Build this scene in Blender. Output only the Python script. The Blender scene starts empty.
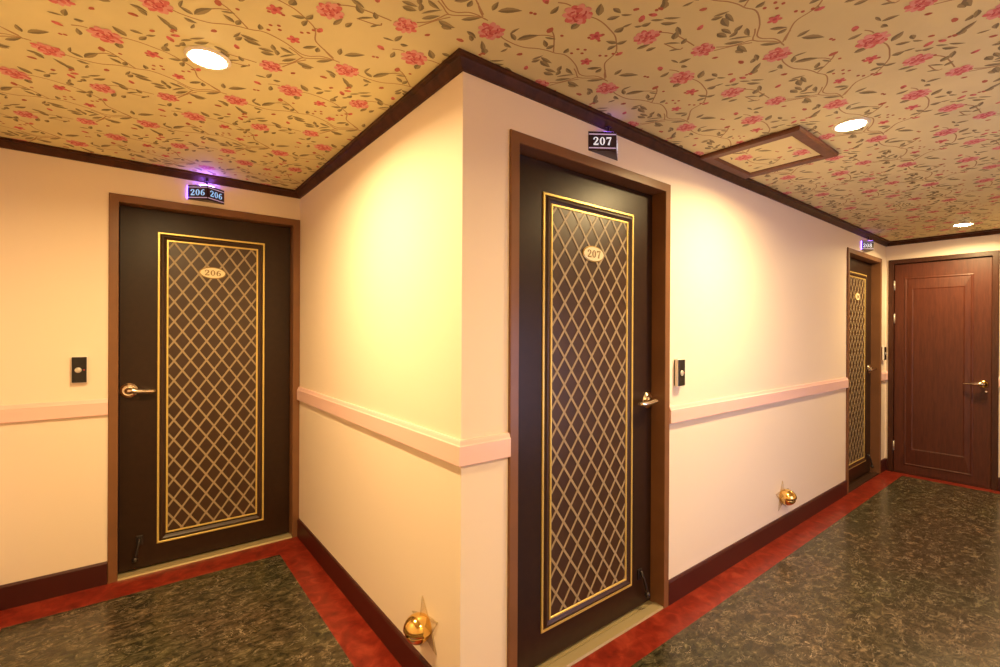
import bpy, bmesh, math, random
from mathutils import Vector, Matrix

random.seed(7)
C = bpy.context.scene.collection
SC = bpy.context.scene
PI = math.pi

# ------------------------------------------------------------------ the place, in metres
XL, XM, XE = -0.64, 0.902, 6.108        # left wall, short wall, end wall
YB, YR, YL = -1.10, 1.368, 3.371        # rear wall, long wall, far left wall
ZC = 2.34                               # ceiling
TH = 0.14                               # wall thickness
CAM_Z = 1.39

# ------------------------------------------------------------------ materials
def nm(name):
    m = bpy.data.materials.new(name); m.use_nodes = True
    nt = m.node_tree
    return m, nt, nt.nodes['Principled BSDF']

def mat(name, col, rough=0.5, metal=0.0, spec=0.5, emit=None, estr=0.0, coat=0.0, vary=0.0, vscale=8.0, bump=0.0, bscale=200.0, bdist=0.002):
    m, nt, b = nm(name)
    b.inputs['Base Color'].default_value = (*col, 1)
    b.inputs['Roughness'].default_value = rough
    b.inputs['Metallic'].default_value = metal
    b.inputs['Specular IOR Level'].default_value = spec
    b.inputs['Coat Weight'].default_value = coat
    if emit:
        b.inputs['Emission Color'].default_value = (*emit, 1)
        b.inputs['Emission Strength'].default_value = estr
    if vary or bump:
        tc = nt.nodes.new('ShaderNodeTexCoord')
    if vary:
        n = nt.nodes.new('ShaderNodeTexNoise'); n.inputs['Scale'].default_value = vscale
        n.inputs['Detail'].default_value = 5
        nt.links.new(tc.outputs['Object'], n.inputs['Vector'])
        r = nt.nodes.new('ShaderNodeValToRGB')
        r.color_ramp.elements[0].position = 0.3; r.color_ramp.elements[1].position = 0.7
        r.color_ramp.elements[0].color = (*[max(0, c*(1-vary)) for c in col], 1)
        r.color_ramp.elements[1].color = (*[min(1, c*(1+vary)) for c in col], 1)
        nt.links.new(n.outputs['Fac'], r.inputs['Fac'])
        nt.links.new(r.outputs['Color'], b.inputs['Base Color'])
    if bump:
        n2 = nt.nodes.new('ShaderNodeTexNoise'); n2.inputs['Scale'].default_value = bscale
        n2.inputs['Detail'].default_value = 3
        nt.links.new(tc.outputs['Object'], n2.inputs['Vector'])
        bp = nt.nodes.new('ShaderNodeBump'); bp.inputs['Strength'].default_value = bump
        bp.inputs['Distance'].default_value = bdist
        nt.links.new(n2.outputs['Fac'], bp.inputs['Height'])
        nt.links.new(bp.outputs['Normal'], b.inputs['Normal'])
    return m

def wood(name, dark, light, rough, scale=(14, 14, 1.2), bump=0.05, spec=0.5):
    m, nt, b = nm(name)
    tc = nt.nodes.new('ShaderNodeTexCoord'); mp = nt.nodes.new('ShaderNodeMapping')
    mp.inputs['Scale'].default_value = scale
    n = nt.nodes.new('ShaderNodeTexNoise'); n.inputs['Scale'].default_value = 5
    n.inputs['Detail'].default_value = 7; n.inputs['Roughness'].default_value = 0.65
    n.inputs['Distortion'].default_value = 0.6
    r = nt.nodes.new('ShaderNodeValToRGB')
    r.color_ramp.elements[0].position = 0.33; r.color_ramp.elements[1].position = 0.68
    r.color_ramp.elements[0].color = (*dark, 1); r.color_ramp.elements[1].color = (*light, 1)
    nt.links.new(tc.outputs['Object'], mp.inputs['Vector']); nt.links.new(mp.outputs['Vector'], n.inputs['Vector'])
    nt.links.new(n.outputs['Fac'], r.inputs['Fac']); nt.links.new(r.outputs['Color'], b.inputs['Base Color'])
    bp = nt.nodes.new('ShaderNodeBump'); bp.inputs['Strength'].default_value = bump; bp.inputs['Distance'].default_value = 0.001
    nt.links.new(n.outputs['Fac'], bp.inputs['Height']); nt.links.new(bp.outputs['Normal'], b.inputs['Normal'])
    b.inputs['Roughness'].default_value = rough; b.inputs['Specular IOR Level'].default_value = spec
    return m

def marble_mat():
    m, nt, b = nm('brown_green_marble')
    L = nt.links.new
    def N(kind, **kw):
        n = nt.nodes.new(kind)
        for k, v in kw.items(): n.inputs[k].default_value = v
        return n
    def math_(op, a, c):
        n = nt.nodes.new('ShaderNodeMath'); n.operation = op
        for k, v in ((0, a), (1, c)):
            if hasattr(v, 'links'): L(v, n.inputs[k])
            elif v is not None: n.inputs[k].default_value = v
        return n.outputs[0]
    tc = nt.nodes.new('ShaderNodeTexCoord')
    mp = nt.nodes.new('ShaderNodeMapping')
    mp.inputs['Rotation'].default_value = (0, 0, 0.66); mp.inputs['Scale'].default_value = (0.75, 1.25, 1)
    L(tc.outputs['Object'], mp.inputs['Vector'])
    n = N('ShaderNodeTexNoise', Scale=24, Detail=8, Roughness=0.72, Distortion=0.9)
    L(mp.outputs['Vector'], n.inputs['Vector'])
    r = nt.nodes.new('ShaderNodeValToRGB'); cr = r.color_ramp
    cr.elements[0].position = 0.30; cr.elements[0].color = (*MARBLE[0], 1)
    cr.elements[1].position = 0.70; cr.elements[1].color = (*MARBLE[3], 1)
    e = cr.elements.new(0.45); e.color = (*MARBLE[1], 1)
    e = cr.elements.new(0.57); e.color = (*MARBLE[2], 1)
    L(n.outputs['Fac'], r.inputs['Fac'])
    n3 = N('ShaderNodeTexNoise', Scale=2.2, Detail=3)
    L(tc.outputs['Object'], n3.inputs['Vector'])
    r3 = nt.nodes.new('ShaderNodeValToRGB')
    r3.color_ramp.elements[0].position = 0.36; r3.color_ramp.elements[1].position = 0.64
    r3.color_ramp.elements[0].color = (0.84, 0.94, 0.82, 1); r3.color_ramp.elements[1].color = (1.10, 0.98, 0.95, 1)
    L(n3.outputs['Fac'], r3.inputs['Fac'])
    mx = nt.nodes.new('ShaderNodeMix'); mx.data_type = 'RGBA'; mx.blend_type = 'MULTIPLY'; mx.inputs[0].default_value = 1
    L(r.outputs['Color'], mx.inputs[6]); L(r3.outputs['Color'], mx.inputs[7])
    col = mx.outputs[2]
    # hair-thin pale veins in two sizes: zero crossings of warped noise, broken into short lengths
    for sc, wid, brk, amt in ((17.0, 0.020, 14.0, 0.50), (6.5, 0.006, 6.0, 0.80)):
        n2 = N('ShaderNodeTexNoise', Scale=sc, Detail=4, Roughness=0.6, Distortion=1.2)
        L(mp.outputs['Vector'], n2.inputs['Vector'])
        a = math_('ABSOLUTE', math_('SUBTRACT', n2.outputs['Fac'], 0.5), None)
        v = N('ShaderNodeMapRange'); v.inputs['From Min'].default_value = 0; v.inputs['From Max'].default_value = wid
        v.inputs['To Min'].default_value = 1; v.inputs['To Max'].default_value = 0
        L(a, v.inputs['Value'])
        n4 = N('ShaderNodeTexNoise', Scale=brk, Detail=2)
        L(tc.outputs['Object'], n4.inputs['Vector'])
        v4 = N('ShaderNodeMapRange'); v4.inputs['From Min'].default_value = 0.47; v4.inputs['From Max'].default_value = 0.62
        L(n4.outputs['Fac'], v4.inputs['Value'])
        f = math_('MULTIPLY', math_('MULTIPLY', v.outputs[0], v4.outputs[0]), amt)
        mv = nt.nodes.new('ShaderNodeMix'); mv.data_type = 'RGBA'
        L(f, mv.inputs[0]); L(col, mv.inputs[6]); mv.inputs[7].default_value = (*MARBLE[4], 1)
        col = mv.outputs[2]
    L(col, b.inputs['Base Color'])
    b.inputs['Roughness'].default_value = 0.22; b.inputs['Specular IOR Level'].default_value = 0.36
    return m

def red_border_mat():
    m, nt, b = nm('red_marble_border')
    L = nt.links.new
    tc = nt.nodes.new('ShaderNodeTexCoord')
    n = nt.nodes.new('ShaderNodeTexNoise'); n.inputs['Scale'].default_value = 14
    n.inputs['Detail'].default_value = 7; n.inputs['Roughness'].default_value = 0.65; n.inputs['Distortion'].default_value = 0.8
    L(tc.outputs['Object'], n.inputs['Vector'])
    r = nt.nodes.new('ShaderNodeValToRGB'); cr = r.color_ramp
    cr.elements[0].position = 0.32; cr.elements[0].color = (*REDB[0], 1)
    cr.elements[1].position = 0.72; cr.elements[1].color = (*REDB[2], 1)
    e = cr.elements.new(0.52); e.color = (*REDB[1], 1)
    L(n.outputs['Fac'], r.inputs['Fac']); L(r.outputs['Color'], b.inputs['Base Color'])
    b.inputs['Roughness'].default_value = 0.3; b.inputs['Specular IOR Level'].default_value = 0.25
    return m

def clear_mat(name, col, alpha):
    m, nt, b = nm(name)
    b.inputs['Base Color'].default_value = (*col, 1); b.inputs['Roughness'].default_value = 0.12
    b.inputs['Alpha'].default_value = alpha
    return m
# ------------------------------------------------------------------ palette
WALLC = (0.86, 0.74, 0.62)
MARBLE = [(0.010, 0.008, 0.005), (0.034, 0.028, 0.018), (0.074, 0.058, 0.037), (0.22, 0.168, 0.105), (0.44, 0.35, 0.24)]
REDB = [(0.115, 0.010, 0.005), (0.205, 0.019, 0.009), (0.31, 0.044, 0.023)]
LAMP = (1.0, 0.70, 0.31)
LAMP_W = 40.0
LENS = ((1.0, 0.80, 0.46), 120.0)
VIOLET = 130.0
WIN = ((0.55, 0.60, 1.0), 7.0)  # cool glow of the assumed rear window, out of view
PAPER = (0.76, 0.68, 0.37)
SPREAD = 2.85
FILL = 0.88
EXPO = 0.0

# one repeat of the ceiling paper, in metres
WP_LEAF = [(0.853,1.097,0.898,1.059,0.024),(0.833,1.105,0.826,1.072,0.017),(0.974,1.173,0.944,1.157,0.017),(0.944,1.157,0.948,1.123,0.01),(0.984,1.165,1.016,1.113,0.024),(0.96,1.207,0.989,1.212,0.017),(0.979,1.252,0.984,1.226,0.01),(0.928,1.285,0.896,1.248,0.017),(1.078,1.137,1.051,1.118,0.017),(1.088,1.143,1.093,1.115,0.017),(1.045,1.103,1.073,1.09,0.01),(0.977,1.01,0.973,0.977,0.017),(1.078,1.02,1.079,0.988,0.024),(1.149,1.124,1.143,1.1,0.017),(1.092,1.217,1.103,1.183,0.01),(1.111,1.191,1.156,1.194,0.017),(1.17,1.234,1.209,1.228,0.017),(1.211,1.214,1.199,1.187,0.017),(1.227,1.185,1.265,1.196,0.017),(1.239,1.242,1.273,1.198,0.01),(0.984,1.315,1.015,1.287,0.01),(1.052,1.316,1.089,1.328,0.017),(1.093,0.925,1.064,0.894,0.024),(1.107,0.881,1.135,0.881,0.017),(1.13,0.922,1.145,0.893,0.017),(1.147,0.883,1.168,0.866,0.01),(1.194,0.946,1.196,0.917,0.024),(1.196,0.917,1.202,0.891,0.01),(1.223,0.892,1.236,0.876,0.01),(1.236,0.876,1.243,0.852,0.017),(1.238,0.842,1.262,0.82,0.01),(1.274,0.831,1.305,0.803,0.017),(1.243,0.979,1.213,0.993,0.017),(1.249,0.981,1.259,0.953,0.017),(1.252,1.02,1.255,0.99,0.017),(1.325,0.955,1.335,0.919,0.017),(1.358,0.943,1.365,0.916,0.017),(1.217,0.794,1.194,0.77,0.024),(1.286,1.138,1.314,1.107,0.017),(1.326,1.135,1.322,1.109,0.017),(1.296,1.241,1.344,1.24,0.024),(1.347,1.192,1.382,1.154,0.017),(1.391,1.231,1.426,1.241,0.017),(1.371,0.851,1.348,0.83,0.024),(1.374,0.881,1.405,0.853,0.01),(1.415,0.849,1.401,0.827,0.017),(1.419,0.895,1.435,0.871,0.01),(1.509,0.912,1.514,0.878,0.017),(1.531,0.918,1.551,0.911,0.017),(1.377,0.728,1.388,0.703,0.017),(1.399,0.705,1.443,0.712,0.024),(1.457,0.75,1.491,0.742,0.024),(1.501,0.734,1.488,0.706,0.017),(1.527,0.76,1.557,0.722,0.017),(1.591,0.757,1.618,0.75,0.024),(1.702,0.758,1.683,0.743,0.017),(0.637,1.428,0.667,1.424,0.01)]
WP_BUD = [(1.029,1.068,0.016),(1.037,1.224,0.012),(1.108,1.272,0.014),(1.247,1.113,0.022),(1.165,0.998,0.024),(1.208,0.857,0.017),(1.219,0.826,0.014),(1.299,1.012,0.014),(1.487,0.977,0.016),(1.395,1.281,0.013),(1.575,0.821,0.011),(0.938,1.299,0.01),(1.443,1.341,0.01)]
WP_BERRY = [(1.171,1.11),(1.171,1.081),(1.199,1.088),(1.192,1.068),(1.078,1.064),(1.283,1.024),(1.274,1.047),(1.257,1.059),(0.929,1.045),(0.941,1.041),(1.153,1.017),(1.176,0.979),(1.19,1.007),(1.305,0.858),(0.933,1.31)]
WP_VINE = [[(0.922,1.185),(0.944,1.193),(0.991,1.193),(1.027,1.185),(1.062,1.164),(1.096,1.151),(1.127,1.145),(1.157,1.132),(1.19,1.135),(1.238,1.152),(1.272,1.173),(1.293,1.182),(1.318,1.176),(1.343,1.155),(1.374,1.148),(1.4,1.15)],[(1.077,0.95),(1.1,0.943),(1.137,0.943),(1.174,0.95),(1.21,0.959),(1.243,0.979),(1.278,1.006),(1.292,1.032),(1.302,1.07),(1.322,1.093),(1.383,1.136)],[(1.119,1.144),(1.087,1.109),(1.058,1.08),(1.039,1.069)],[(1.0,0.951),(0.982,0.954),(0.961,0.965)],[(0.685,1.296),(0.714,1.267),(0.729,1.232),(0.738,1.207),(0.759,1.196),(0.795,1.168),(0.828,1.153),(0.85,1.153)],[(0.687,1.173),(0.711,1.185),(0.729,1.198),(0.743,1.204)],[(0.781,1.108),(0.805,1.132),(0.828,1.148)],[(1.307,0.86),(1.343,0.84),(1.393,0.833),(1.456,0.83)],[(1.437,0.859),(1.434,0.875),(1.369,0.885)],[(1.282,1.011),(1.299,1.012)],[(1.011,1.117),(1.034,1.096),(1.059,1.085)],[(1.534,0.803),(1.546,0.776),(1.566,0.736),(1.588,0.704)]]
WP_FLOWER = [(1.447,1.185,1.0),(1.5,0.822,0.88),(1.604,0.961,1.05),(1.295,0.901,0.92)]
M = {}
M['wall'] = mat('cream_wallcovering', WALLC, 0.55, bump=0.12, bscale=160, bdist=0.0012)
M['rail'] = mat('pink_painted_rail', (0.86, 0.58, 0.55), 0.32)
M['base'] = mat('maroon_skirting', (0.052, 0.007, 0.005), 0.4)
M['crown'] = wood('dark_crown_wood', (0.036, 0.011, 0.005), (0.085, 0.027, 0.011), 0.5, scale=(3, 3, 3), spec=0.25)
M['frame'] = mat('brown_painted_frame', (0.20, 0.088, 0.038), 0.33, vary=0.12, vscale=5)
M['leaf'] = mat('dark_door_skin', (0.027, 0.0115, 0.0055), 0.36, spec=0.30, vary=0.15, vscale=30, bump=0.05, bscale=90)
M['field'] = mat('brown_door_field', (0.050, 0.022, 0.010), 0.34, vary=0.1, vscale=20)
M['mould'] = mat('dark_brown_moulding', (0.040, 0.016, 0.008), 0.4)
M['gold'] = mat('gold_paint_line', (0.84, 0.63, 0.20), 0.33, metal=0.5)
M['lattice'] = mat('tan_lattice', (0.36, 0.275, 0.165), 0.42)
M['ivory'] = mat('ivory_plate', (0.85, 0.76, 0.52), 0.3)
M['ivoryrim'] = mat('gold_plate_rim', (0.75, 0.55, 0.22), 0.25, metal=0.6)
M['digit'] = mat('dull_gold_digit', (0.28, 0.19, 0.07), 0.4, metal=0.3)
M['chrome'] = mat('warm_chrome', (0.86, 0.74, 0.60), 0.16, metal=1.0)
M['brass'] = mat('polished_brass', (0.90, 0.62, 0.20), 0.14, metal=1.0)
M['sill'] = mat('pale_brass_threshold', (0.44, 0.35, 0.19), 0.36, metal=0.3)
M['black'] = mat('black_plastic', (0.012, 0.010, 0.010), 0.25)
M['darkmetal'] = mat('dark_door_holder', (0.05, 0.04, 0.038), 0.35, metal=0.7)
M['white'] = mat('cream_plastic', (0.86, 0.78, 0.72), 0.4)
M['button'] = mat('silver_button', (0.62, 0.58, 0.52), 0.3, metal=0.4)
M['redled'] = mat('red_led', (0.6, 0.05, 0.05), 0.4, emit=(1, 0.1, 0.05), estr=0.6)
M['sign'] = mat('violet_black_sign', (0.030, 0.010, 0.026), 0.3)
M['signline'] = mat('pale_sign_line', (0.6, 0.5, 0.7), 0.4, emit=(0.75, 0.6, 1.0), estr=0.3)
M['signtext'] = mat('lit_sign_digits', (0.8, 0.85, 0.95), 0.4, emit=(0.80, 0.85, 1.0), estr=0.55)
M['signtextblue'] = mat('lit_blue_sign_digits', (0.35, 0.5, 0.7), 0.4, emit=(0.25, 0.58, 1.0), estr=0.75)
M['led'] = mat('violet_led', (0.3, 0.15, 0.8), 0.4, emit=(0.24, 0.11, 1.0), estr=VIOLET)
M['led_dim'] = mat('dim_violet_led', (0.3, 0.15, 0.8), 0.4, emit=(0.30, 0.12, 1.0), estr=VIOLET*0.06)
M['lens'] = mat('lit_lamp_lens', (1, 0.9, 0.7), 0.4, emit=LENS[0], estr=LENS[1])
M['trimring'] = mat('white_lamp_ring', (0.85, 0.78, 0.66), 0.4)
M['mahogany'] = wood('red_brown_door_wood', (0.062, 0.013, 0.006), (0.105, 0.025, 0.011), 0.42)
M['mahframe'] = wood('dark_red_brown_frame', (0.040, 0.011, 0.005), (0.064, 0.018, 0.008), 0.34)
M['hatchwood'] = wood('hatch_frame_wood', (0.11, 0.034, 0.016), (0.17, 0.058, 0.028), 0.4, scale=(6, 6, 6))
M['marble'] = marble_mat()
M['redborder'] = red_border_mat()
M['star'] = clear_mat('clear_amber_acrylic', (0.50, 0.38, 0.22), 0.16)
M['staredge'] = mat('acrylic_edge', (0.42, 0.31, 0.16), 0.3)
M['glowpane'] = mat('assumed_window_glow', (0.4, 0.45, 0.6), 0.2, emit=WIN[0], estr=WIN[1])
M['paper'] = mat('floral_ceiling_paper', PAPER, 0.7, vary=0.06, vscale=3, bump=0.05, bscale=220)
M['petal'] = mat('pale_pink_petal', (0.78, 0.36, 0.33), 0.7)
M['petalmid'] = mat('rose_petal', (0.70, 0.18, 0.18), 0.7)
M['petaldark'] = mat('crimson_petal', (0.55, 0.085, 0.10), 0.7)
M['leafgreen'] = mat('olive_leaf', (0.36, 0.29, 0.14), 0.7)
M['leafdark'] = mat('dark_olive_leaf', (0.23, 0.19, 0.10), 0.7)
M['vine'] = mat('brown_vine', (0.46, 0.28, 0.13), 0.7)
M['berry'] = mat('red_brown_bud', (0.50, 0.15, 0.09), 0.7)

# ------------------------------------------------------------------ mesh helpers
def area2(p):
    return sum(p[i][0]*p[(i+1) % len(p)][1]-p[(i+1) % len(p)][0]*p[i][1] for i in range(len(p)))

class MB:
    """collects shapes and links them as one mesh object"""
    def __init__(s):
        s.bm = bmesh.new(); s.mats = []; s.cur = 0
    def use(s, m):
        if m not in s.mats: s.mats.append(m)
        s.cur = s.mats.index(m); return s
    def _f(s, vs, smooth=False):
        try:
            f = s.bm.faces.new(vs)
        except ValueError:
            return None
        f.material_index = s.cur; f.smooth = smooth
        return f
    def box(s, x0, x1, y0, y1, z0, z1, bevel=0.0):
        r = bmesh.ops.create_cube(s.bm, size=1)
        vs = r['verts']
        for v in vs:
            v.co = Vector(((x0+x1)/2+v.co.x*(x1-x0), (y0+y1)/2+v.co.y*(y1-y0), (z0+z1)/2+v.co.z*(z1-z0)))
        fs = set(f for v in vs for f in v.link_faces)
        for f in fs: f.material_index = s.cur
        if bevel:
            es = list(set(e for v in vs for e in v.link_edges))
            rb = bmesh.ops.bevel(s.bm, geom=es, offset=bevel, segments=2, affect='EDGES', profile=0.5)
            for f in rb['faces']: f.material_index = s.cur
        return s
    def prism(s, pts, vec):
        a = [s.bm.verts.new(p) for p in pts]
        b = [s.bm.verts.new(Vector(p)+Vector(vec)) for p in pts]
        s._f(a); s._f(b[::-1]); n = len(pts)
        for i in range(n): s._f([a[i], a[(i+1) % n], b[(i+1) % n], b[i]])
        return s
    def flat(s, pts):
        s._f([s.bm.verts.new(p) for p in pts]); return s
    def sweep(s, prof, path, closed, mp):
        """prof: (d, h) pairs; d to the left of the path; mp(x, y, h) -> 3-D"""
        n = len(path); rows = []
        for i in range(n):
            p = Vector(path[i])
            if closed or 0 < i < n-1:
                d0 = (p-Vector(path[(i-1) % n])).normalized(); d1 = (Vector(path[(i+1) % n])-p).normalized()
            elif i == 0:
                d0 = d1 = (Vector(path[1])-p).normalized()
            else:
                d0 = d1 = (p-Vector(path[i-1])).normalized()
            n0 = Vector((-d0.y, d0.x)); n1 = Vector((-d1.y, d1.x))
            mt = (n0+n1)/(1+n0.dot(n1))
            rows.append([s.bm.verts.new(mp(p.x+mt.x*d, p.y+mt.y*d, h)) for d, h in prof])
        k = len(prof)
        for i in range(n if closed else n-1):
            a, b = rows[i], rows[(i+1) % n]
            for j in range(k): s._f([a[j], a[(j+1) % k], b[(j+1) % k], b[j]])
        if not closed:
            s._f(rows[0]); s._f(rows[-1][::-1])
        return s
    def lathe(s, prof, org, axis, seg=32, cap=True):
        """prof: (r, t) along axis"""
        ax = Vector(axis).normalized(); u = ax.orthogonal().normalized(); w = ax.cross(u)
        o = Vector(org); rows = []
        for r, t in prof:
            if r < 1e-6:
                rows.append([s.bm.verts.new(o+ax*t)])
            else:
                rows.append([s.bm.verts.new(o+ax*t+(u*math.cos(2*PI*i/seg)+w*math.sin(2*PI*i/seg))*r) for i in range(seg)])
        for a, b in zip(rows, rows[1:]):
            for i in range(seg):
                j = (i+1) % seg
                if len(a) == 1 and len(b) == 1: continue
                if len(a) == 1: s._f([a[0], b[i], b[j]], True)
                elif len(b) == 1: s._f([a[i], b[0], a[j]], True)
                else: s._f([a[i], b[i], b[j], a[j]], True)
        if cap:
            for row in (rows[0], rows[-1]):
                if len(row) > 2: s._f(row)
        return s
    def tube(s, pts, rad, seg=12, squash=1.0, up=(0, 0, 1)):
        """tapering tube through pts; rad one value or one per point; squash flattens along 'up'"""
        P = [Vector(p) for p in pts]; n = len(P); rows = []
        rr = rad if isinstance(rad, (list, tuple)) else [rad]*n
        for i in range(n):
            d = (P[min(i+1, n-1)]-P[max(i-1, 0)]).normalized()
            a = d.cross(Vector(up))
            if a.length < 1e-4: a = d.orthogonal()
            a.normalize(); b = a.cross(d).normalized()
            rows.append([s.bm.verts.new(P[i]+(a*math.cos(2*PI*k/seg)+b*math.sin(2*PI*k/seg)*squash)*rr[i]) for k in range(seg)])
        for a, b in zip(rows, rows[1:]):
            for k in range(seg): s._f([a[k], a[(k+1) % seg], b[(k+1) % seg], b[k]], True)
        s._f(rows[0]); s._f(rows[-1][::-1])
        return s
    def build(s, name, parent=None, loc=None, recalc=True):
        if recalc: bmesh.ops.recalc_face_normals(s.bm, faces=s.bm.faces)
        me = bpy.data.meshes.new(name); s.bm.to_mesh(me); s.bm.free()
        for m in s.mats: me.materials.append(M[m])
        o = bpy.data.objects.new(name, me); C.objects.link(o)
        if loc is not None:
            me.transform(Matrix.Translation(-Vector(loc))); o.location = loc
        if parent: o.parent = parent
        return o

def mb(m): return MB().use(m)

def tag(o, label, cat, group=None, kind=None):
    o['label'] = label; o['category'] = cat
    if group: o['group'] = group
    if kind: o['kind'] = kind
    return o

def empty(name, loc, label, cat, rz=0.0, group=None, kind=None):
    o = bpy.data.objects.new(name, None); C.objects.link(o)
    o.empty_display_size = 0.1
    o.location = loc; o.rotation_euler = (0, 0, rz)
    return tag(o, label, cat, group, kind)

# ------------------------------------------------------------------ digits with thick and thin strokes, in a 0.6 x 1 box
def ring2(cx, cy, ro, so, ri, si, n=24):
    out = []
    for i in range(n):
        a, b = 2*PI*i/n, 2*PI*(i+1)/n
        out.append([(cx+ro*math.cos(a), cy+so*math.sin(a)), (cx+ro*math.cos(b), cy+so*math.sin(b)),
                    (cx+ri*math.cos(b), cy+si*math.sin(b)), (cx+ri*math.cos(a), cy+si*math.sin(a))])
    return out

def stroke2(pts, ws):
    P = [Vector(p) for p in pts]; n = len(P); L = []; R = []
    for i in range(n):
        d = (P[min(i+1, n-1)]-P[max(i-1, 0)]).normalized(); nn = Vector((-d.y, d.x))
        L.append(P[i]+nn*ws[i]/2); R.append(P[i]-nn*ws[i]/2)
    return [[tuple(L[i]), tuple(L[i+1]), tuple(R[i+1]), tuple(R[i])] for i in range(n-1)]

def rect2(x0, y0, x1, y1): return [[(x0, y0), (x1, y0), (x1, y1), (x0, y1)]]

DIG = {
    '0': ring2(.3, .5, .30, .5, .12, .43),
    '2': stroke2([(.07, .68), (.09, .84), (.2, .95), (.34, .96), (.47, .86), (.48, .68), (.37, .47), (.2, .27), (.07, .12)],
                 [.16, .14, .10, .10, .16, .19, .16, .11, .10]) + rect2(.03, 0, .58, .17) + rect2(.52, .15, .58, .26),
    '7': rect2(.03, .83, .58, 1.0) + stroke2([(.53, .86), (.38, .48), (.27, 0)], [.09, .15, .22]) + rect2(.03, .70, .09, .85),
    '6': ring2(.31, .30, .29, .30, .115, .235) + stroke2([(.10, .30), (.11, .58), (.21, .84), (.36, .95), (.52, .88)], [.18, .18, .14, .09, .13]),
    '8': ring2(.3, .73, .25, .27, .10, .20) + ring2(.3, .26, .29, .26, .115, .19),
}

def digits(m, text, h, fn, thick):
    """fn(u, v, t): u across, v up, t out of the surface"""
    w = 0.6*h; gap = 0.13*h; tot = len(text)*w+(len(text)-1)*gap
    for k, ch in enumerate(text):
        u0 = -tot/2+k*(w+gap)
        for q in DIG[ch]:
            if area2(q) < 0: q = q[::-1]
            a = [m.bm.verts.new(fn(u0+x*h, (y-.5)*h, 0)) for x, y in q]
            b = [m.bm.verts.new(fn(u0+x*h, (y-.5)*h, thick)) for x, y in q]
            m._f(b)
            for i in range(4): m._f([a[i], a[(i+1) % 4], b[(i+1) % 4], b[i]])

# ------------------------------------------------------------------ room shell
ROOM = [(XL, YB), (XE, YB), (XE, YR), (XM, YR), (XM, YL), (XL, YL)]     # anticlockwise from above

def offset_poly(poly, offs):
    """offs[i] for the edge from i to i+1, positive inward"""
    n = len(poly); out = []
    for i in range(n):
        p0, p1, p2 = Vector(poly[i-1]), Vector(poly[i]), Vector(poly[(i+1) % n])
        d0 = (p1-p0).normalized(); d1 = (p2-p1).normalized()
        n0 = Vector((-d0.y, d0.x)); n1 = Vector((-d1.y, d1.x))
        # axis-aligned edges: move along each normal
        out.append(tuple(p1+n0*offs[i-1]+n1*offs[i]))
    return out

OUT = offset_poly(ROOM, [-TH]*6)
INN = offset_poly(ROOM, [0.16, 0.115, 0.163, 0.170, 0.215, 0.165])
f = mb('redborder')
for i in range(6):
    j = (i+1) % 6
    f.flat([(*OUT[i], 0), (*OUT[j], 0), (*INN[j], 0), (*INN[i], 0)])
f.use('marble').flat([(*p, 0) for p in INN])
f.use('redborder')
for i in range(6):
    j = (i+1) % 6
    f.flat([(*OUT[j], 0), (*OUT[i], 0), (*OUT[i], -0.06), (*OUT[j], -0.06)])
f.flat([(*p, -0.06) for p in OUT[::-1]])
bmesh.ops.remove_doubles(f.bm, verts=f.bm.verts, dist=1e-5)
tag(f.build('floor'), 'polished brown green marble corridor floor with a red border band', 'floor', kind='structure')

def wallseg(name, label, inner, outer, holes, mat_name='wall'):
    """a wall along a line: inner = (p, q) room side, outer = (p, q) back side; holes (t0, t1, z0, z1) as distance from p"""
    p, q = Vector(inner[0]), Vector(inner[1]); po, qo = Vector(outer[0]), Vector(outer[1])
    ln = (q-p).length; d = (q-p)/ln
    m = mb(mat_name)
    def cell(t0, t1, z0, z1):
        if t1-t0 < 1e-6 or z1-z0 < 1e-6: return
        nr = (po-p)-d*(po-p).dot(d)
        a, b = p+d*t0, p+d*t1
        ao = po if t0 < 1e-6 else a+nr
        bo = qo if t1 > ln-1e-6 else b+nr
        m.prism([(*a, z0), (*b, z0), (*bo, z0), (*ao, z0)], (0, 0, z1-z0))
    t = 0.0
    for (h0, h1, z0, z1) in sorted(holes):
        cell(t, h0, 0, ZC); cell(h0, h1, 0, z0); cell(h0, h1, z1, ZC); t = h1
    cell(t, ln, 0, ZC)
    return tag(m.build(name), label, 'wall', kind='structure')

DH = 2.108      # door opening height
CW = 0.043      # casing width
G = 0.0205      # jamb thickness plus gap
D1 = (-0.058, 0.858)        # opening of door 206 on the far left wall
D2 = (1.154, 2.123)         # opening of door 207 on the long wall
D3 = (4.947, 5.884)         # opening of door 208 on the long wall
D4 = (1.300, 0.605)         # opening of the brown end door (y)
WN = (2.35, 3.45, 0.35, 1.55)   # assumed window in the unseen rear wall

wallseg('wall_back', 'cream wall around the door signed 206', (ROOM[4], ROOM[5]), (OUT[4], OUT[5]),
        [(XM-D1[1]-G, XM-D1[0]+G, 0, DH+G)])
wallseg('wall_middle', 'short cream wall from the projecting corner back to door 206', (ROOM[3], ROOM[4]), (OUT[3], OUT[4]), [])
wallseg('wall_right', 'long cream wall holding doors 207 and 208', (ROOM[2], ROOM[3]), (OUT[2], OUT[3]),
        [(XE-D3[1]-G, XE-D3[0]+G, 0, DH+G), (XE-D2[1]-G, XE-D2[0]+G, 0, DH+G)])
wallseg('wall_end', 'cream end wall around the red-brown panelled door', (ROOM[1], ROOM[2]), (OUT[1], OUT[2]),
        [(D4[1]-YB-G, D4[0]-YB+G, 0, DH+G)])
wallseg('wall_rear', 'cream rear wall behind the viewpoint with an assumed window', (ROOM[0], ROOM[1]), (OUT[0], OUT[1]),
        [(WN[0]-XL, WN[1]-XL, WN[2], WN[3])])
wallseg('wall_left', 'cream wall closing the short corridor on its left', (ROOM[5], ROOM[0]), (OUT[5], OUT[0]), [])

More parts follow.
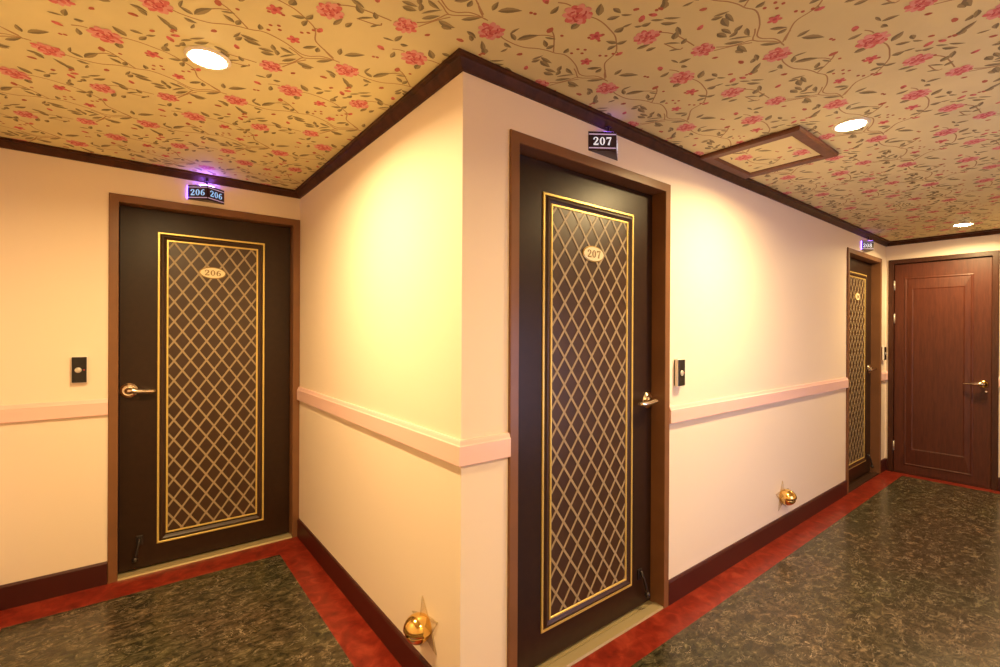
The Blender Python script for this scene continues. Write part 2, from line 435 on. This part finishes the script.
# assumed rear window, unseen, added for cool light: frame, mullion and pane
w = empty('assumed_window_1', ((WN[0]+WN[1])/2, YB, WN[2]), 'assumed wide window in the unseen rear wall, its pane glowing to add cool light', 'window', kind='structure')
f = mb('frame')
x0, x1, z0, z1 = WN
f.sweep([(0, 0.01), (0.05, 0.01), (0.05, -0.09), (0, -0.09)], [(x0, z0), (x1, z0), (x1, z1), (x0, z1)], True, lambda x, z, h: (x, YB+h, z))
f.box((x0+x1)/2-.02, (x0+x1)/2+.02, YB-.08, YB+.005, z0+.05, z1-.05)
o = f.build('assumed_window_frame'); o.parent = w; o.matrix_parent_inverse = Matrix.Translation(-w.location)
f = mb('glowpane').box(x0+.05, x1-.05, YB-.06, YB-.05, z0+.05, z1-.05)  # emissive pane, added as an assumed source of cool fill
o = f.build('pane'); o.parent = w; o.matrix_parent_inverse = Matrix.Translation(-w.location)

# ------------------------------------------------------------------ crown, rails, skirting
crown = [(0, 2.297), (0.010, 2.297), (0.016, 2.303), (0.030, 2.320), (0.033, 2.326), (0.047, 2.327), (0.047, ZC-.0008), (0, ZC-.0008)]
f = mb('crown').sweep(crown, ROOM, True, lambda x, y, h: (x, y, h))
tag(f.build('trim_1'), 'dark wooden crown moulding running round the top of the walls', 'crown moulding', kind='structure')

rail = [(0, 0.929), (0.016, 0.929), (0.019, 0.932), (0.019, 0.998), (0.015, 1.002), (0.011, 1.013), (0.008, 1.018), (0, 1.018)]
skirt = [(0, 0), (0.013, 0), (0.013, 0.112), (0.008, 0.122), (0, 0.122)]
idm = lambda x, y, h: (x, y, h)
def run(name, prof, m, path, label, cat):
    tag(mb(m).sweep(prof, path, False, idm).build(name), label, cat, kind='structure')
e = 0.001
run('trim_2', rail, 'rail', [(D1[0]-CW-e, YL), (XL, YL), (XL, YB), (XE, YB), (XE, D4[1]-CW-e)], 'pink chair rail left of door 206, carried on round the unseen walls', 'chair rail')
run('trim_3', rail, 'rail', [(D2[0]-CW-e, YR), (XM, YR), (XM, YL-.014)], 'pink chair rail wrapping the projecting corner up to door 207', 'chair rail')
run('trim_4', rail, 'rail', [(D3[0]-CW-e, YR), (D2[1]+CW+e, YR)], 'long pink chair rail between doors 207 and 208', 'chair rail')
run('trim_5', rail, 'rail', [(XE, D4[0]+CW+e), (XE, YR), (D3[1]+CW+e, YR)], 'short stub of pink chair rail in the corner past door 208', 'chair rail')
run('baseboard_left', skirt, 'base', [(D1[0]-CW-e, YL), (XL, YL), (XL, YB), (XE, YB), (XE, D4[1]-CW-e)], 'dark maroon baseboard left of door 206, carried on round the unseen walls', 'baseboard')
run('baseboard_middle', skirt, 'base', [(D2[0]-CW-e, YR), (XM, YR), (XM, YL-.014)], 'dark maroon baseboard along the short wall and round the corner', 'baseboard')
run('baseboard_right', skirt, 'base', [(D3[0]-CW-e, YR), (D2[1]+CW+e, YR)], 'long dark maroon baseboard between doors 207 and 208', 'baseboard')
run('baseboard_end', skirt, 'base', [(XE, D4[0]+CW+e), (XE, YR), (D3[1]+CW+e, YR)], 'short dark maroon baseboard in the corner past door 208', 'baseboard')

# ------------------------------------------------------------------ ceiling with its printed flowers
A1 = Vector((0.5593, -0.0039)); A2 = Vector((0.2764, -0.5029))
def inside(x, y, mrg=0.03):
    return (XL+mrg < x < XM-mrg and YB+mrg < y < YL-mrg) or (XL+mrg < x < XE-mrg and YB+mrg < y < YR-mrg)
STEP = 0.000003

def ell(cx, cy, a, b, rot, n=8, jit=0.0, rng=random):
    c, s = math.cos(rot), math.sin(rot); out = []
    for i in range(n):
        t = 2*PI*i/n; k = 1+jit*(rng.random()-.5)
        x, y = a*math.cos(t)*k, b*math.sin(t)*k
        out.append((cx+x*c-y*s, cy+x*s+y*c))
    return out

def tile_shapes():
    """(layer, material, outline) for one repeat of the paper"""
    rng = random.Random(3); out = []
    for v in WP_VINE:
        P = [Vector(p) for p in v]; n = len(P)
        q = []
        for i in range(n-1):
            for k in range(3):
                t = k/3
                p0, p1, p2, p3 = P[max(i-1, 0)], P[i], P[i+1], P[min(i+2, n-1)]
                q.append(0.5*((2*p1)+(p2-p0)*t+(2*p0-5*p1+4*p2-p3)*t*t+(3*p1-p0-3*p2+p3)*t**3))
        q.append(P[-1])
        for s in stroke2([tuple(p) for p in q], [0.0045]*len(q)): out.append((1, 'vine', s))
    for x0, y0, x1, y1, wd in WP_LEAF:
        x0, y0, x1, y1 = x0-(x1-x0)*.12, y0-(y1-y0)*.12, x1+(x1-x0)*.12, y1+(y1-y0)*.12
        a, b = Vector((x0, y0)), Vector((x1, y1)); d = b-a; nn = Vector((-d.y, d.x)).normalized()
        bend = nn*wd*0.25*(rng.random()-.5)*2
        prof = [(0, 0), (.15, .62), (.38, 1), (.62, .85), (.85, .4), (1, 0)]
        up = [a+d*t+bend*math.sin(PI*t)+nn*wd*.5*k for t, k in prof]
        dn = [a+d*t+bend*math.sin(PI*t)-nn*wd*.5*k for t, k in prof]
        md = [a+d*t+bend*math.sin(PI*t) for t, k in prof]
        flip = rng.random() < .5
        out.append((2, 'leafgreen' if flip else 'leafdark', [tuple(p) for p in md+up[::-1][1:-1]]))
        out.append((2, 'leafdark' if flip else 'leafgreen', [tuple(p) for p in dn+md[::-1][1:-1]]))
    for x, y, r in WP_BUD:
        if r >= .022:
            for k in range(5):
                t = 2*PI*k/5+.3
                out.append((2, 'petalmid', ell(x+r*.5*math.cos(t), y+r*.5*math.sin(t), r*.5, r*.33, t, 7)))
            out.append((3, 'petaldark', ell(x, y, r*.3, r*.3, 0, 7)))
        else:
            t = rng.random()*PI
            out.append((2, 'petalmid' if rng.random() < .5 else 'berry', ell(x, y, r*.95, r*.6, t, 8, .3, rng)))
            out.append((3, 'berry', ell(x+r*.5*math.cos(t), y+r*.5*math.sin(t), r*.45, r*.35, t, 6)))
    for x, y in WP_BERRY:
        out.append((2, 'berry', ell(x, y, .0062, .0055, 0, 7)))
    for x, y, s in WP_FLOWER:
        R = .041*s
        for k in range(11):
            t = 2*PI*k/11+rng.random()*.35; rr = R*(.66+.12*rng.random())
            out.append((4, 'petal' if k % 3 else 'petalmid', ell(x+rr*math.cos(t), y+rr*math.sin(t), R*.36, R*.27, t, 8, .35, rng)))
        for k in range(8):
            t = 2*PI*k/8+rng.random()*.5; rr = R*.46
            out.append((5, 'petalmid' if k % 2 else 'petal', ell(x+rr*math.cos(t), y+rr*math.sin(t), R*.32, R*.21, t+.5, 8, .35, rng)))
        for k in range(9):
            t = 2*PI*k/9+rng.random()*.6; rr = R*(.25+.5*rng.random())
            out.append((6, 'petaldark' if k % 3 else 'petal', ell(x+rr*math.cos(t), y+rr*math.sin(t), R*.20, R*.075, t+PI/2+.4, 7, .3, rng)))
        for k in range(5):
            t = 2*PI*k/5; rr = R*.15
            out.append((7, 'petaldark' if k % 2 else 'petalmid', ell(x+rr*math.cos(t), y+rr*math.sin(t), R*.17, R*.10, t, 7, .2, rng)))
    out.sort(key=lambda t: t[0])
    return out
SHAPES = tile_shapes()
HX = (2.380, 2.893); HY = (0.845, 1.322)     # the framed hatch
HI = (2.437, 2.822, 0.902, 1.256)            # its papered panel

def paper_print(m, test, z):
    for i in range(-14, 16):
        for j in range(-8, 10):
            o = A1*i+A2*j
            for rank, (lay, mt, pts) in enumerate(SHAPES):
                cx = sum(p[0] for p in pts)/len(pts)+o.x; cy = sum(p[1] for p in pts)/len(pts)+o.y
                if not test(cx, cy): continue
                q = [(p[0]+o.x, p[1]+o.y) for p in pts]
                if area2(q) > 0: q = q[::-1]
                m.use(mt).flat([(x, y, z-.0001-rank*STEP) for x, y in q])

f = mb('paper')
f.flat([(*p, ZC) for p in OUT[::-1]])
f.flat([(*p, ZC+.05) for p in OUT])
for i in range(6):
    j = (i+1) % 6
    f.flat([(*OUT[i], ZC), (*OUT[j], ZC), (*OUT[j], ZC+.05), (*OUT[i], ZC+.05)])
paper_print(f, lambda x, y: inside(x, y) and not (HX[0] < x < HX[1] and HY[0] < y < HY[1]), ZC)
tag(f.build('ceiling', recalc=False), 'cream ceiling paper printed with pink flowers, olive leaves and vines', 'ceiling', kind='structure')

h = empty('access_hatch', ((HX[0]+HX[1])/2, (HY[0]+HY[1])/2, ZC), 'wood-framed ceiling hatch with floral panel above the long wall', 'ceiling hatch')
hl = h.location
fr = mb('hatchwood')
fr.sweep([(0, ZC-.0012), (0, ZC-.016), (.006, ZC-.022), (.050, ZC-.022), (.058, ZC-.014), (.058, ZC-.0012)],
         [(HX[0], HY[0]), (HX[1], HY[0]), (HX[1], HY[1]), (HX[0], HY[1])], True, idm)
fr.build('hatch_frame', h, hl).location = (0, 0, 0)
pn = mb('paper')
pn.box(HX[0]+.0585, HX[1]-.0585, HY[0]+.0585, HY[1]-.0585, ZC-.009, ZC-.0012)
paper_print(pn, lambda x, y: HI[0]+.03 < x < HI[1]-.03 and HI[2]+.03 < y < HI[3]-.03, ZC-.009)
pn.build('hatch_panel', h, hl, recalc=False).location = (0, 0, 0)

# ------------------------------------------------------------------ hotel doors
def local_part(m, name, parent):
    o = m.build(name); o.parent = parent; return o

def handle(parent, x, z, y, way, mt='chrome'):
    """rose and lever; 'way' +1: lever points to +x"""
    m = mb(mt)
    m.lathe([(0.0, 0), (.042, 0), (.043, .003), (.041, .008), (.034, .009), (.033, .013), (.028, .014), (.024, .012), (.015, .015), (.0125, .022), (.0125, .040), (0, .040)], (x, y, z), (0, -1, 0), 32, False)
    o = local_part(m, 'door_handle', parent)
    l = mb(mt)
    pts = [(x-way*.016, y-.045, z+.001), (x, y-.047, z+.002), (x+way*.02, y-.049, z+.001), (x+way*.045, y-.049, z-.003), (x+way*.075, y-.048, z-.006), (x+way*.105, y-.045, z-.007), (x+way*.122, y-.041, z-.006)]
    l.tube(pts, [.011, .021, .021, .018, .016, .0145, .008], 14, 0.75, (0, 0, 1))
    lo = local_part(l, 'lever', o)
    return o

def frame_profile(proj=0.012, depth=0.13):
    return [(0, proj-.002), (.002, proj), (CW-.003, proj), (CW, proj-.003), (CW, .0008), (.020, .0008), (.020, -depth), (0, -depth)]

def hotel_door(name, x0, y, w, label, number, out, inn, oval, hx, way, holder_x, lattice_phase, sill='sill'):
    """x0 left edge of the opening, w its width; out/inn: outer and inner gold rectangles (x0, x1, z0, z1) measured from x0"""
    root = empty(name, (x0, y, 0), label, 'door', kind='structure')
    RY = 0.065
    # frame
    m = mb('frame')
    m.sweep(frame_profile(), [(0, .0005), (0, DH), (w, DH), (w, .0005)], False, lambda x, z, h: (x, -h, z))
    local_part(m, 'door_frame', root)
    # leaf
    leaf = local_part(mb('leaf').box(.003, w-.003, RY, RY+.042, .014, DH-.003, .002), 'door_leaf', root)
    def rect(r, d=0): return [(r[0]+d, r[2]+d), (r[1]-d, r[2]+d), (r[1]-d, r[3]-d), (r[0]+d, r[3]-d)]
    dm = lambda x, z, h: (x, RY-h, z)
    m = mb('gold').sweep([(0, .0003), (0, .004), (.002, .006), (.009, .006), (.011, .004), (.011, .0003)], rect(out), True, dm)
    local_part(m, 'gold_border', leaf)
    m = mb('mould')
    gapw = inn[0]-out[0]
    m.sweep([(.0115, .0003), (.0115, .003), (.016, .005), (.021, .011), (.027, .012), (.033, .008), (gapw-.0005, .003), (gapw-.0005, .0003)], rect(out), True, dm)
    local_part(m, 'moulding', leaf)
    m = mb('gold').sweep([(0, .0003), (0, .004), (.002, .0065), (.008, .0065), (.010, .004), (.010, .0003)], rect(inn), True, dm)
    o = local_part(m, 'gold_border', leaf)
    # brown field and lattice
    fx0, fx1, fz0, fz1 = inn[0]+.0102, inn[1]-.0102, inn[2]+.0102, inn[3]-.0102
    local_part(mb('field').box(fx0, fx1, RY-.0018, RY-.0002, fz0, fz1), 'field_panel', leaf)
    m = mb('lattice')
    px = (inn[1]-inn[0])/5.93; pz = .1185
    dlen = math.hypot(px, pz); hw = .0050
    zref = lattice_phase
    xref = inn[0]+px*.46
    span = int((fz1-fz0)/pz)+8
    for sgn in (1, -1):
        for k in range(-span, span+1):
            # line through (xref + k*px, zref) with slope sgn*pz/px
            xa = xref+k*px; sl = sgn*pz/px
            t0, t1 = fx0, fx1
            zz0, zz1 = zref+(t0-xa)*sl, zref+(t1-xa)*sl
            # clip in z
            if zz0 > zz1: lo, hi = (t1, zz1), (t0, zz0)
            else: lo, hi = (t0, zz0), (t1, zz1)
            if hi[1] < fz0+.004 or lo[1] > fz1-.004: continue
            def at(z): return xa+(z-zref)/sl
            if lo[1] < fz0: lo = (at(fz0), fz0)
            if hi[1] > fz1: hi = (at(fz1), fz1)
            a, b = Vector(lo), Vector(hi); d = (b-a)
            if d.length < .012: continue
            d.normalize(); n = Vector((-d.y, d.x))*hw
            a2, b2 = a-d*.001, b+d*.001
            yy = RY-.0021-(0 if sgn > 0 else .0004)
            m.prism([(a2.x+n.x, yy, a2.y+n.y), (b2.x+n.x, yy, b2.y+n.y), (b2.x-n.x, yy, b2.y-n.y), (a2.x-n.x, yy, a2.y-n.y)], (0, -.0016, 0))
    local_part(m, 'lattice', leaf)
    # oval number plate
    ox, oz = oval
    m = mb('ivory')
    N = 40
    def ov(a, b, yy): return [(ox+a*math.cos(2*PI*i/N), yy, oz+b*math.sin(2*PI*i/N)) for i in range(N)]
    rows = [ov(.072, .0365, RY-.0045), ov(.072, .0365, RY-.008), ov(.066, .031, RY-.0105)]
    vv = [[m.bm.verts.new(p) for p in r] for r in rows]
    m.use('ivoryrim')
    for a, b in zip(vv, vv[1:]):
        for i in range(N): m._f([a[i], a[(i+1) % N], b[(i+1) % N], b[i]])
    m.use('ivory'); m._f(vv[-1]); m._f(vv[0][::-1])
    pl = local_part(m, 'number_plate', root)
    m = mb('digit'); digits(m, number, .034, lambda u, v, t: (ox+u*1.25, RY-.0104-t, oz+v), .0015)
    local_part(m, 'numerals', pl)
    # handle, threshold, foot-operated holder
    handle(root, hx, 1.050, RY, way)
    m = mb(sill)
    m.prism([(.0006, -.010, .0006), (.0006, -.006, .010), (.0006, .040, .011), (.0006, .050, .004), (.0006, RY+.05, .004), (.0006, RY+.05, .0006)], (w-.0012, 0, 0))
    local_part(m, 'threshold', root)
    m = mb('darkmetal')
    hx0 = holder_x
    m.box(hx0-.016, hx0+.016, RY-.008, RY-.0005, .150, .205, .003)
    m.tube([(hx0, RY-.014, .195), (hx0-way*.006, RY-.026, .160), (hx0-way*.016, RY-.034, .105), (hx0-way*.020, RY-.036, .090)], [.006, .006, .007, .008], 10)
    m.lathe([(0, 0), (.013, 0), (.015, .012), (.010, .024), (0, .026)], (hx0-way*.021, RY-.036, .070), (0, 0, 1), 16, False)
    local_part(m, 'door_holder', root)
    return root

hotel_door('door_1', D1[0], YL, D1[1]-D1[0], 'dark brown lattice-panelled door with oval plate 206, in brown frame', '206',
           (.120-D1[0], .696-D1[0], .136, 1.977), (.163-D1[0], .656-D1[0], .187, 1.935), (.399-D1[0], 1.756), -.012-D1[0], 1, .040-D1[0], 1.686)
hotel_door('door_2', D2[0], YR, D2[1]-D2[0], 'dark brown lattice-panelled door with oval plate 207, nearest the viewer', '207',
           (1.344-D2[0], 1.957-D2[0], .140, 1.978), (1.389-D2[0], 1.912-D2[0], .181, 1.937), (1.655-D2[0], 1.751), 2.082-D2[0], -1, 2.020-D2[0], 1.700)
hotel_door('door_3', D3[0], YR, D3[1]-D3[0], 'dark lattice-panelled door with oval plate seen edge-on, far down the long wall', '208',
           (5.120-D3[0], 5.715-D3[0], .140, 1.978), (5.163-D3[0], 5.672-D3[0], .181, 1.937), (5.425-D3[0], 1.751), 5.812-D3[0], -1, 5.78-D3[0], 1.700, 'mould')

# ------------------------------------------------------------------ the brown end door
root = empty('door_4', (XE, D4[0], 0), 'red-brown wooden door with raised rectangular panel, closing the corridor end', 'door', -PI/2, kind='structure')
W4 = D4[0]-D4[1]
m = mb('mahframe')
m.sweep(frame_profile(.015), [(0, .0005), (0, DH), (W4, DH), (W4, .0005)], False, lambda x, z, h: (x, -h, z))
local_part(m, 'door_frame', root)
RY4 = .012
leaf = local_part(mb('mahogany').box(.003, W4-.003, RY4, RY4+.042, .006, DH-.004, .002), 'door_leaf', root)
def ringrect(name, r, prof, mt):
    m = mb(mt).sweep(prof, [(r[0], r[2]), (r[1], r[2]), (r[1], r[3]), (r[0], r[3])], True, lambda x, z, h: (x, RY4-h, z))
    return local_part(m, name, leaf)
ringrect('outer_moulding', (.078, .577, .085, 1.965), [(0, .0003), (.004, .003), (.010, .0045), (.016, .003), (.020, .0003)], 'mahogany')
m = mb('mahogany')
a = (.100, .555, .107, 1.943); b = (.140, .518, .250, 1.850)
fa = [m.bm.verts.new(p) for p in [(a[0], RY4-.0005, a[2]), (a[1], RY4-.0005, a[2]), (a[1], RY4-.0005, a[3]), (a[0], RY4-.0005, a[3])]]
fb = [m.bm.verts.new(p) for p in [(b[0], RY4-.007, b[2]), (b[1], RY4-.007, b[2]), (b[1], RY4-.007, b[3]), (b[0], RY4-.007, b[3])]]
c = .010
fc = [m.bm.verts.new(p) for p in [(b[0]+c, RY4-.004, b[2]+c), (b[1]-c, RY4-.004, b[2]+c), (b[1]-c, RY4-.004, b[3]-c), (b[0]+c, RY4-.004, b[3]-c)]]
for i in range(4):
    j = (i+1) % 4
    m._f([fa[i], fa[j], fb[j], fb[i]]); m._f([fb[i], fb[j], fc[j], fc[i]])
m._f(fc); m._f(fa[::-1])
local_part(m, 'raised_panel', leaf)
for z in (1.892, 1.556, .266):
    m = mb('button'); m.lathe([(0, 0), (.0065, 0), (.0065, .095), (0, .095)], (.002, RY4-.009, z-.048), (0, 0, 1), 14, False)
    m.box(-.0035, .008, RY4-.004, RY4-.0005, z-.046, z+.046)
    local_part(m, 'hinge', root)
m = mb('brass')
hx, hz = .640, .945
m.lathe([(0, 0), (.034, 0), (.035, .004), (.030, .010), (.017, .013), (.014, .034), (0, .034)], (hx, RY4, hz), (0, -1, 0), 28, False)
o = local_part(m, 'door_handle', root)
l = mb('chrome')
l.tube([(hx+.02, RY4-.040, hz), (hx, RY4-.046, hz+.002), (hx-.03, RY4-.047, hz), (hx-.07, RY4-.045, hz-.004), (hx-.115, RY4-.040, hz-.004), (hx-.135, RY4-.034, hz-.002)], [.009, .022, .019, .010, .008, .004], 14, .8)
local_part(l, 'lever', o)
m = mb('chrome'); m.lathe([(0, 0), (.013, 0), (.013, .006), (.010, .010), (0, .010)], (hx+.018, RY4, hz-.070), (0, -1, 0), 20, False)
local_part(m, 'keyhole', root)
m = mb('mahframe').box(.001, W4-.001, -.004, .012, .0005, .005)
local_part(m, 'threshold', root)

# ------------------------------------------------------------------ door signs: three-sided lit wedges hung over the doors
def room_sign(x, y, z0, z1, wd, dp, text, label, digit_mat, glow, edge):
    root = empty('room_sign', (x, y, z0), label, 'room sign', group='lit wedge room signs')
    H = z1-z0; hw = wd/2
    m = mb('sign').prism([(-hw, -.001, 0), (0, -dp, 0), (hw, -.001, 0)], (0, 0, H))
    local_part(m, 'sign_body', root)
    def face(sd):
        ax, bx = (Vector((-hw, -.001, 0)), Vector((0, -dp, 0))) if sd < 0 else (Vector((0, -dp, 0)), Vector((hw, -.001, 0)))
        d = (bx-ax); ln = d.length; d = d/ln
        n = Vector((d.y, -d.x, 0))
        if n.y > 0: n = -n
        mid = (ax+bx)/2
        return mid, d, n, ln
    for sd in (-1, 1):
        mid, d, n, ln = face(sd)
        P = lambda u, v, t: tuple(mid+d*u+n*(.0004+t)+Vector((0, 0, H/2+v)))
        m = mb(digit_mat); digits(m, text, H*.42, lambda u, v, t: P(u*1.12, v, t), .001)
        local_part(m, 'numerals', root)
        for v in (H*.36, -H*.36):
            m = mb('signline')
            q = [(-ln/2+.003, v-.0022), (ln/2-.002, v-.0022), (ln/2-.002, v+.0022), (-ln/2+.003, v+.0022)]
            m.prism([P(u, vv, 0) for u, vv in q], tuple(n*.0006))
            local_part(m, 'border_line', root)
    m = mb('sign'); m.tube([(0, -dp*.40, H), (0, -dp*.40, ZC-z0-.044)], .006, 10)
    m.box(-.010, .010, -dp*.40-.010, -dp*.40+.010, ZC-z0-.044, ZC-z0-.0400)
    local_part(m, 'hanger', root)
    m = mb(glow)
    m.prism([(-hw*.40, -.036, H+.0005), (0, -dp+.010, H+.0005), (hw*.40, -.036, H+.0005)], (0, 0, .003))
    local_part(m, 'led_strip', root)
    if edge:
        local_part(mb('led_dim').box(-hw-.004, -hw-.0005, -.007, -.001, .004, H-.004), 'edge_light', root)
    return root
room_sign(.356, YL, 2.180, 2.266, .190, .070, '206', 'blue-violet glowing sign reading 206 twice above the left door', 'signtextblue', 'led', True)
room_sign(1.649, YR, 2.180, 2.262, .200, .072, '207', 'dark wedge sign with white 207 hung above the middle door', 'signtext', 'led_dim', False)
room_sign(5.395, YR, 2.172, 2.258, .200, .072, '208', 'tiny blue-white glowing sign above the door seen edge-on down the long wall', 'signtext', 'led_dim', True)

# ------------------------------------------------------------------ doorbells beside the doors
def doorbell(x, y, z, wd, ht, dp, label):
    root = empty('doorbell', (x, y, z), label, 'doorbell', group='black doorbell panels beside the doors')
    hw = wd/2
    local_part(mb('black').box(-hw+.001, hw-.001, -.007, -.0005, .001, ht-.001), 'mounting_plate', root)
    local_part(mb('white').box(-hw-.003, hw+.003, -dp+.006, -.0072, -.003, ht+.003, .002), 'housing', root)
    local_part(mb('black').box(-hw, hw, -dp, -dp+.0058, .0005, ht-.0005, .0012), 'front_panel', root)
    m = mb('button'); N = 24
    pr = [(.0145 if wd > .05 else .012, 0), (.0145, .0025), (.011, .0042), (0, .005)]
    m.lathe(pr, (-.004, -dp-.0002, ht*.49), (0, -1, 0), 28, True)
    o = local_part(m, 'button', root)
    local_part(mb('redled').box(.016, .023, -dp-.0012, -dp-.0002, ht*.49-.0012, ht*.49+.0012), 'indicator', root)
    return root
doorbell(-.219, YL, 1.115, .060, .136, .028, 'black doorbell panel on the wall left of door 206')
doorbell(2.249, YR, 1.120, .056, .136, .030, 'black doorbell panel on the wall right of door 207')
doorbell(6.000, YR, 1.136, .056, .132, .028, 'small black doorbell panel in the corner right of door 208')

# ------------------------------------------------------------------ brass dome lights low on the walls
def dome_light(loc, rz, label, tilt):
    root = empty('step_light', loc, label, 'wall light', rz, group='brass dome wall lights')
    # local: wall in the xz plane, -y into the room
    st = mb('star'); N = 5; ro, ri = .108, .050
    pts = []
    for i in range(2*N):
        a = PI/2+tilt+PI*i/N; r = ro if i % 2 == 0 else ri
        pts.append((r*math.cos(a), -.0045, r*math.sin(a)))
    st.prism(pts, (0, .0035, 0))
    sp = local_part(st, 'star_plate', root)
    ed = mb('staredge')
    for i in range(2*N):
        p, q = Vector(pts[i]), Vector(pts[(i+1) % (2*N)])
        ed.tube([p, q], .0011, 6)
    local_part(ed, 'plate_edge', sp)
    R = .052; cy = -.036
    m = mb('brass')
    m.lathe([(0, .0), (.040, .0), (.043, .006), (.040, .014), (.034, .018), (0, .018)], (0, -.005, 0), (0, -1, 0), 36, False)
    local_part(m, 'mounting_ring', root)
    # lower bowl: half shell, and upper hood turned over it
    def shell(mt, name, Rr, a0, a1, tiltx):
        m = mb(mt); rows = []
        U, V = 28, 16
        rot = Matrix.Rotation(tiltx, 3, 'X')
        for rr in (Rr, Rr-.003):
            grid = []
            for j in range(V+1):
                th = a0+(a1-a0)*j/V
                grid.append([m.bm.verts.new(rot @ Vector((rr*math.sin(th)*math.cos(2*PI*i/U), rr*math.sin(th)*math.sin(2*PI*i/U), rr*math.cos(th)))+Vector((0, cy, 0))) for i in range(U)])
            rows.append(grid)
            for j in range(V):
                for i in range(U):
                    m._f([grid[j][i], grid[j+1][i], grid[j+1][(i+1) % U], grid[j][(i+1) % U]], True)
        for i in range(U):
            m._f([rows[0][V][i], rows[1][V][i], rows[1][V][(i+1) % U], rows[0][V][(i+1) % U]])
        bmesh.ops.remove_doubles(m.bm, verts=m.bm.verts, dist=1e-6)
        return local_part(m, name, root)
    shell('brass', 'hood', R+.004, 0.0, PI*.54, -.15)
    shell('brass', 'bowl', R, 0.0, PI*.46, PI+.10)
    m = mb('chrome'); m.lathe([(.028*math.sin(PI*i/12), -.028*math.cos(PI*i/12)) for i in range(13)], (.014, cy-.018, -.012), (0, 0, 1), 24, False)
    local_part(m, 'inner_ball', root)
    return root
dome_light((XM, 1.606, .256), -PI/2, 'brass dome light with clear star plate low on the short wall', .25)
dome_light((3.575, YR, .262), 0, 'brass dome light with clear star plate low on the long wall', .0)

# ------------------------------------------------------------------ ceiling downlights
def downlight(x, y, label, power):
    root = empty('downlight', (x, y, ZC), label, 'ceiling light', group='recessed ceiling downlights')
    m = mb('trimring')
    m.lathe([(.054, -.0012), (.070, -.0012), (.071, -.004), (.066, -.008), (.058, -.009), (.055, -.006), (.054, -.0012)], (0, 0, 0), (0, 0, 1), 40, False)
    local_part(m, 'trim_ring', root)
    m = mb('lens'); m.lathe([(.0535, -.0012), (.0535, -.005), (.046, -.011), (.030, -.015), (.015, -.017), (0, -.0175)], (0, 0, 0), (0, 0, 1), 40, True)
    local_part(m, 'lens', root)
    ld = bpy.data.lights.new('downlight_beam', 'AREA'); ld.shape = 'DISK'; ld.size = .11
    ld.energy = power; ld.color = LAMP; ld.spread = SPREAD
    lo = bpy.data.objects.new('downlight_beam', ld); C.objects.link(lo); lo.parent = root; lo.location = (0, 0, -.020)
    return root
downlight(.205, 1.912, 'glowing ceiling downlight in the short corridor before door 206', LAMP_W)
downlight(2.551, .699, 'glowing ceiling downlight beside the framed ceiling hatch', LAMP_W)
downlight(5.589, .730, 'small glowing ceiling downlight before the red-brown end door', LAMP_W*.8)
downlight(.85, -.45, 'added fill lamp on the ceiling behind the viewpoint, brightening the corridor junction', LAMP_W*FILL)  # unseen fill lamp, added to brighten the corner and long wall

# small perforated vent in the far ceiling
root = empty('ceiling_vent', (4.42, .90, ZC), 'tiny ring of dark holes in the papered ceiling far along', 'ceiling vent')
m = mb('paper').lathe([(0, -.0022), (.062, -.0022), (.066, -.0012), (0, -.0012)], (0, 0, 0), (0, 0, 1), 32, False)
local_part(m, 'vent_disc', root)
m = mb('leafdark')
for k in range(14):
    a = 2*PI*k/14
    m.lathe([(0, -.0030), (.006, -.0030), (.006, -.0023), (0, -.0023)], (.046*math.cos(a), .046*math.sin(a), 0), (0, 0, 1), 8, False)
for k in range(5):
    a = 2*PI*k/5
    m.lathe([(0, -.0030), (.006, -.0030), (.006, -.0023), (0, -.0023)], (.020*math.cos(a), .020*math.sin(a), 0), (0, 0, 1), 8, False)
local_part(m, 'perforation_pattern', root)

# ------------------------------------------------------------------ world, camera, colour
wd = bpy.data.worlds.new('World'); SC.world = wd; wd.use_nodes = True
wd.node_tree.nodes['Background'].inputs['Color'].default_value = (0.02, 0.02, 0.03, 1)
wd.node_tree.nodes['Background'].inputs['Strength'].default_value = 0.2

cd = bpy.data.cameras.new('camera'); cam = bpy.data.objects.new('camera', cd); C.objects.link(cam)
cd.sensor_width = 36; cd.lens = 36*470.4591/1000; cd.clip_start = 0.02
cam.matrix_world = Matrix.Translation((0, 0, CAM_Z)) @ Matrix.Rotation(-.6642, 4, 'Z') @ Matrix.Rotation(PI/2-.0012, 4, 'X') @ Matrix.Rotation(.0049, 4, 'Z')
SC.camera = cam
SC.view_settings.view_transform = 'Standard'; SC.view_settings.look = 'None'
SC.view_settings.gamma = 1; SC.view_settings.use_curve_mapping = False
SC.view_settings.exposure = EXPO
SC.cycles.max_bounces = 12; SC.cycles.diffuse_bounces = 6; SC.cycles.glossy_bounces = 5
SC.cycles.transparent_max_bounces = 12
SC.cycles.sample_clamp_indirect = 8
SC.cycles.use_denoising = True
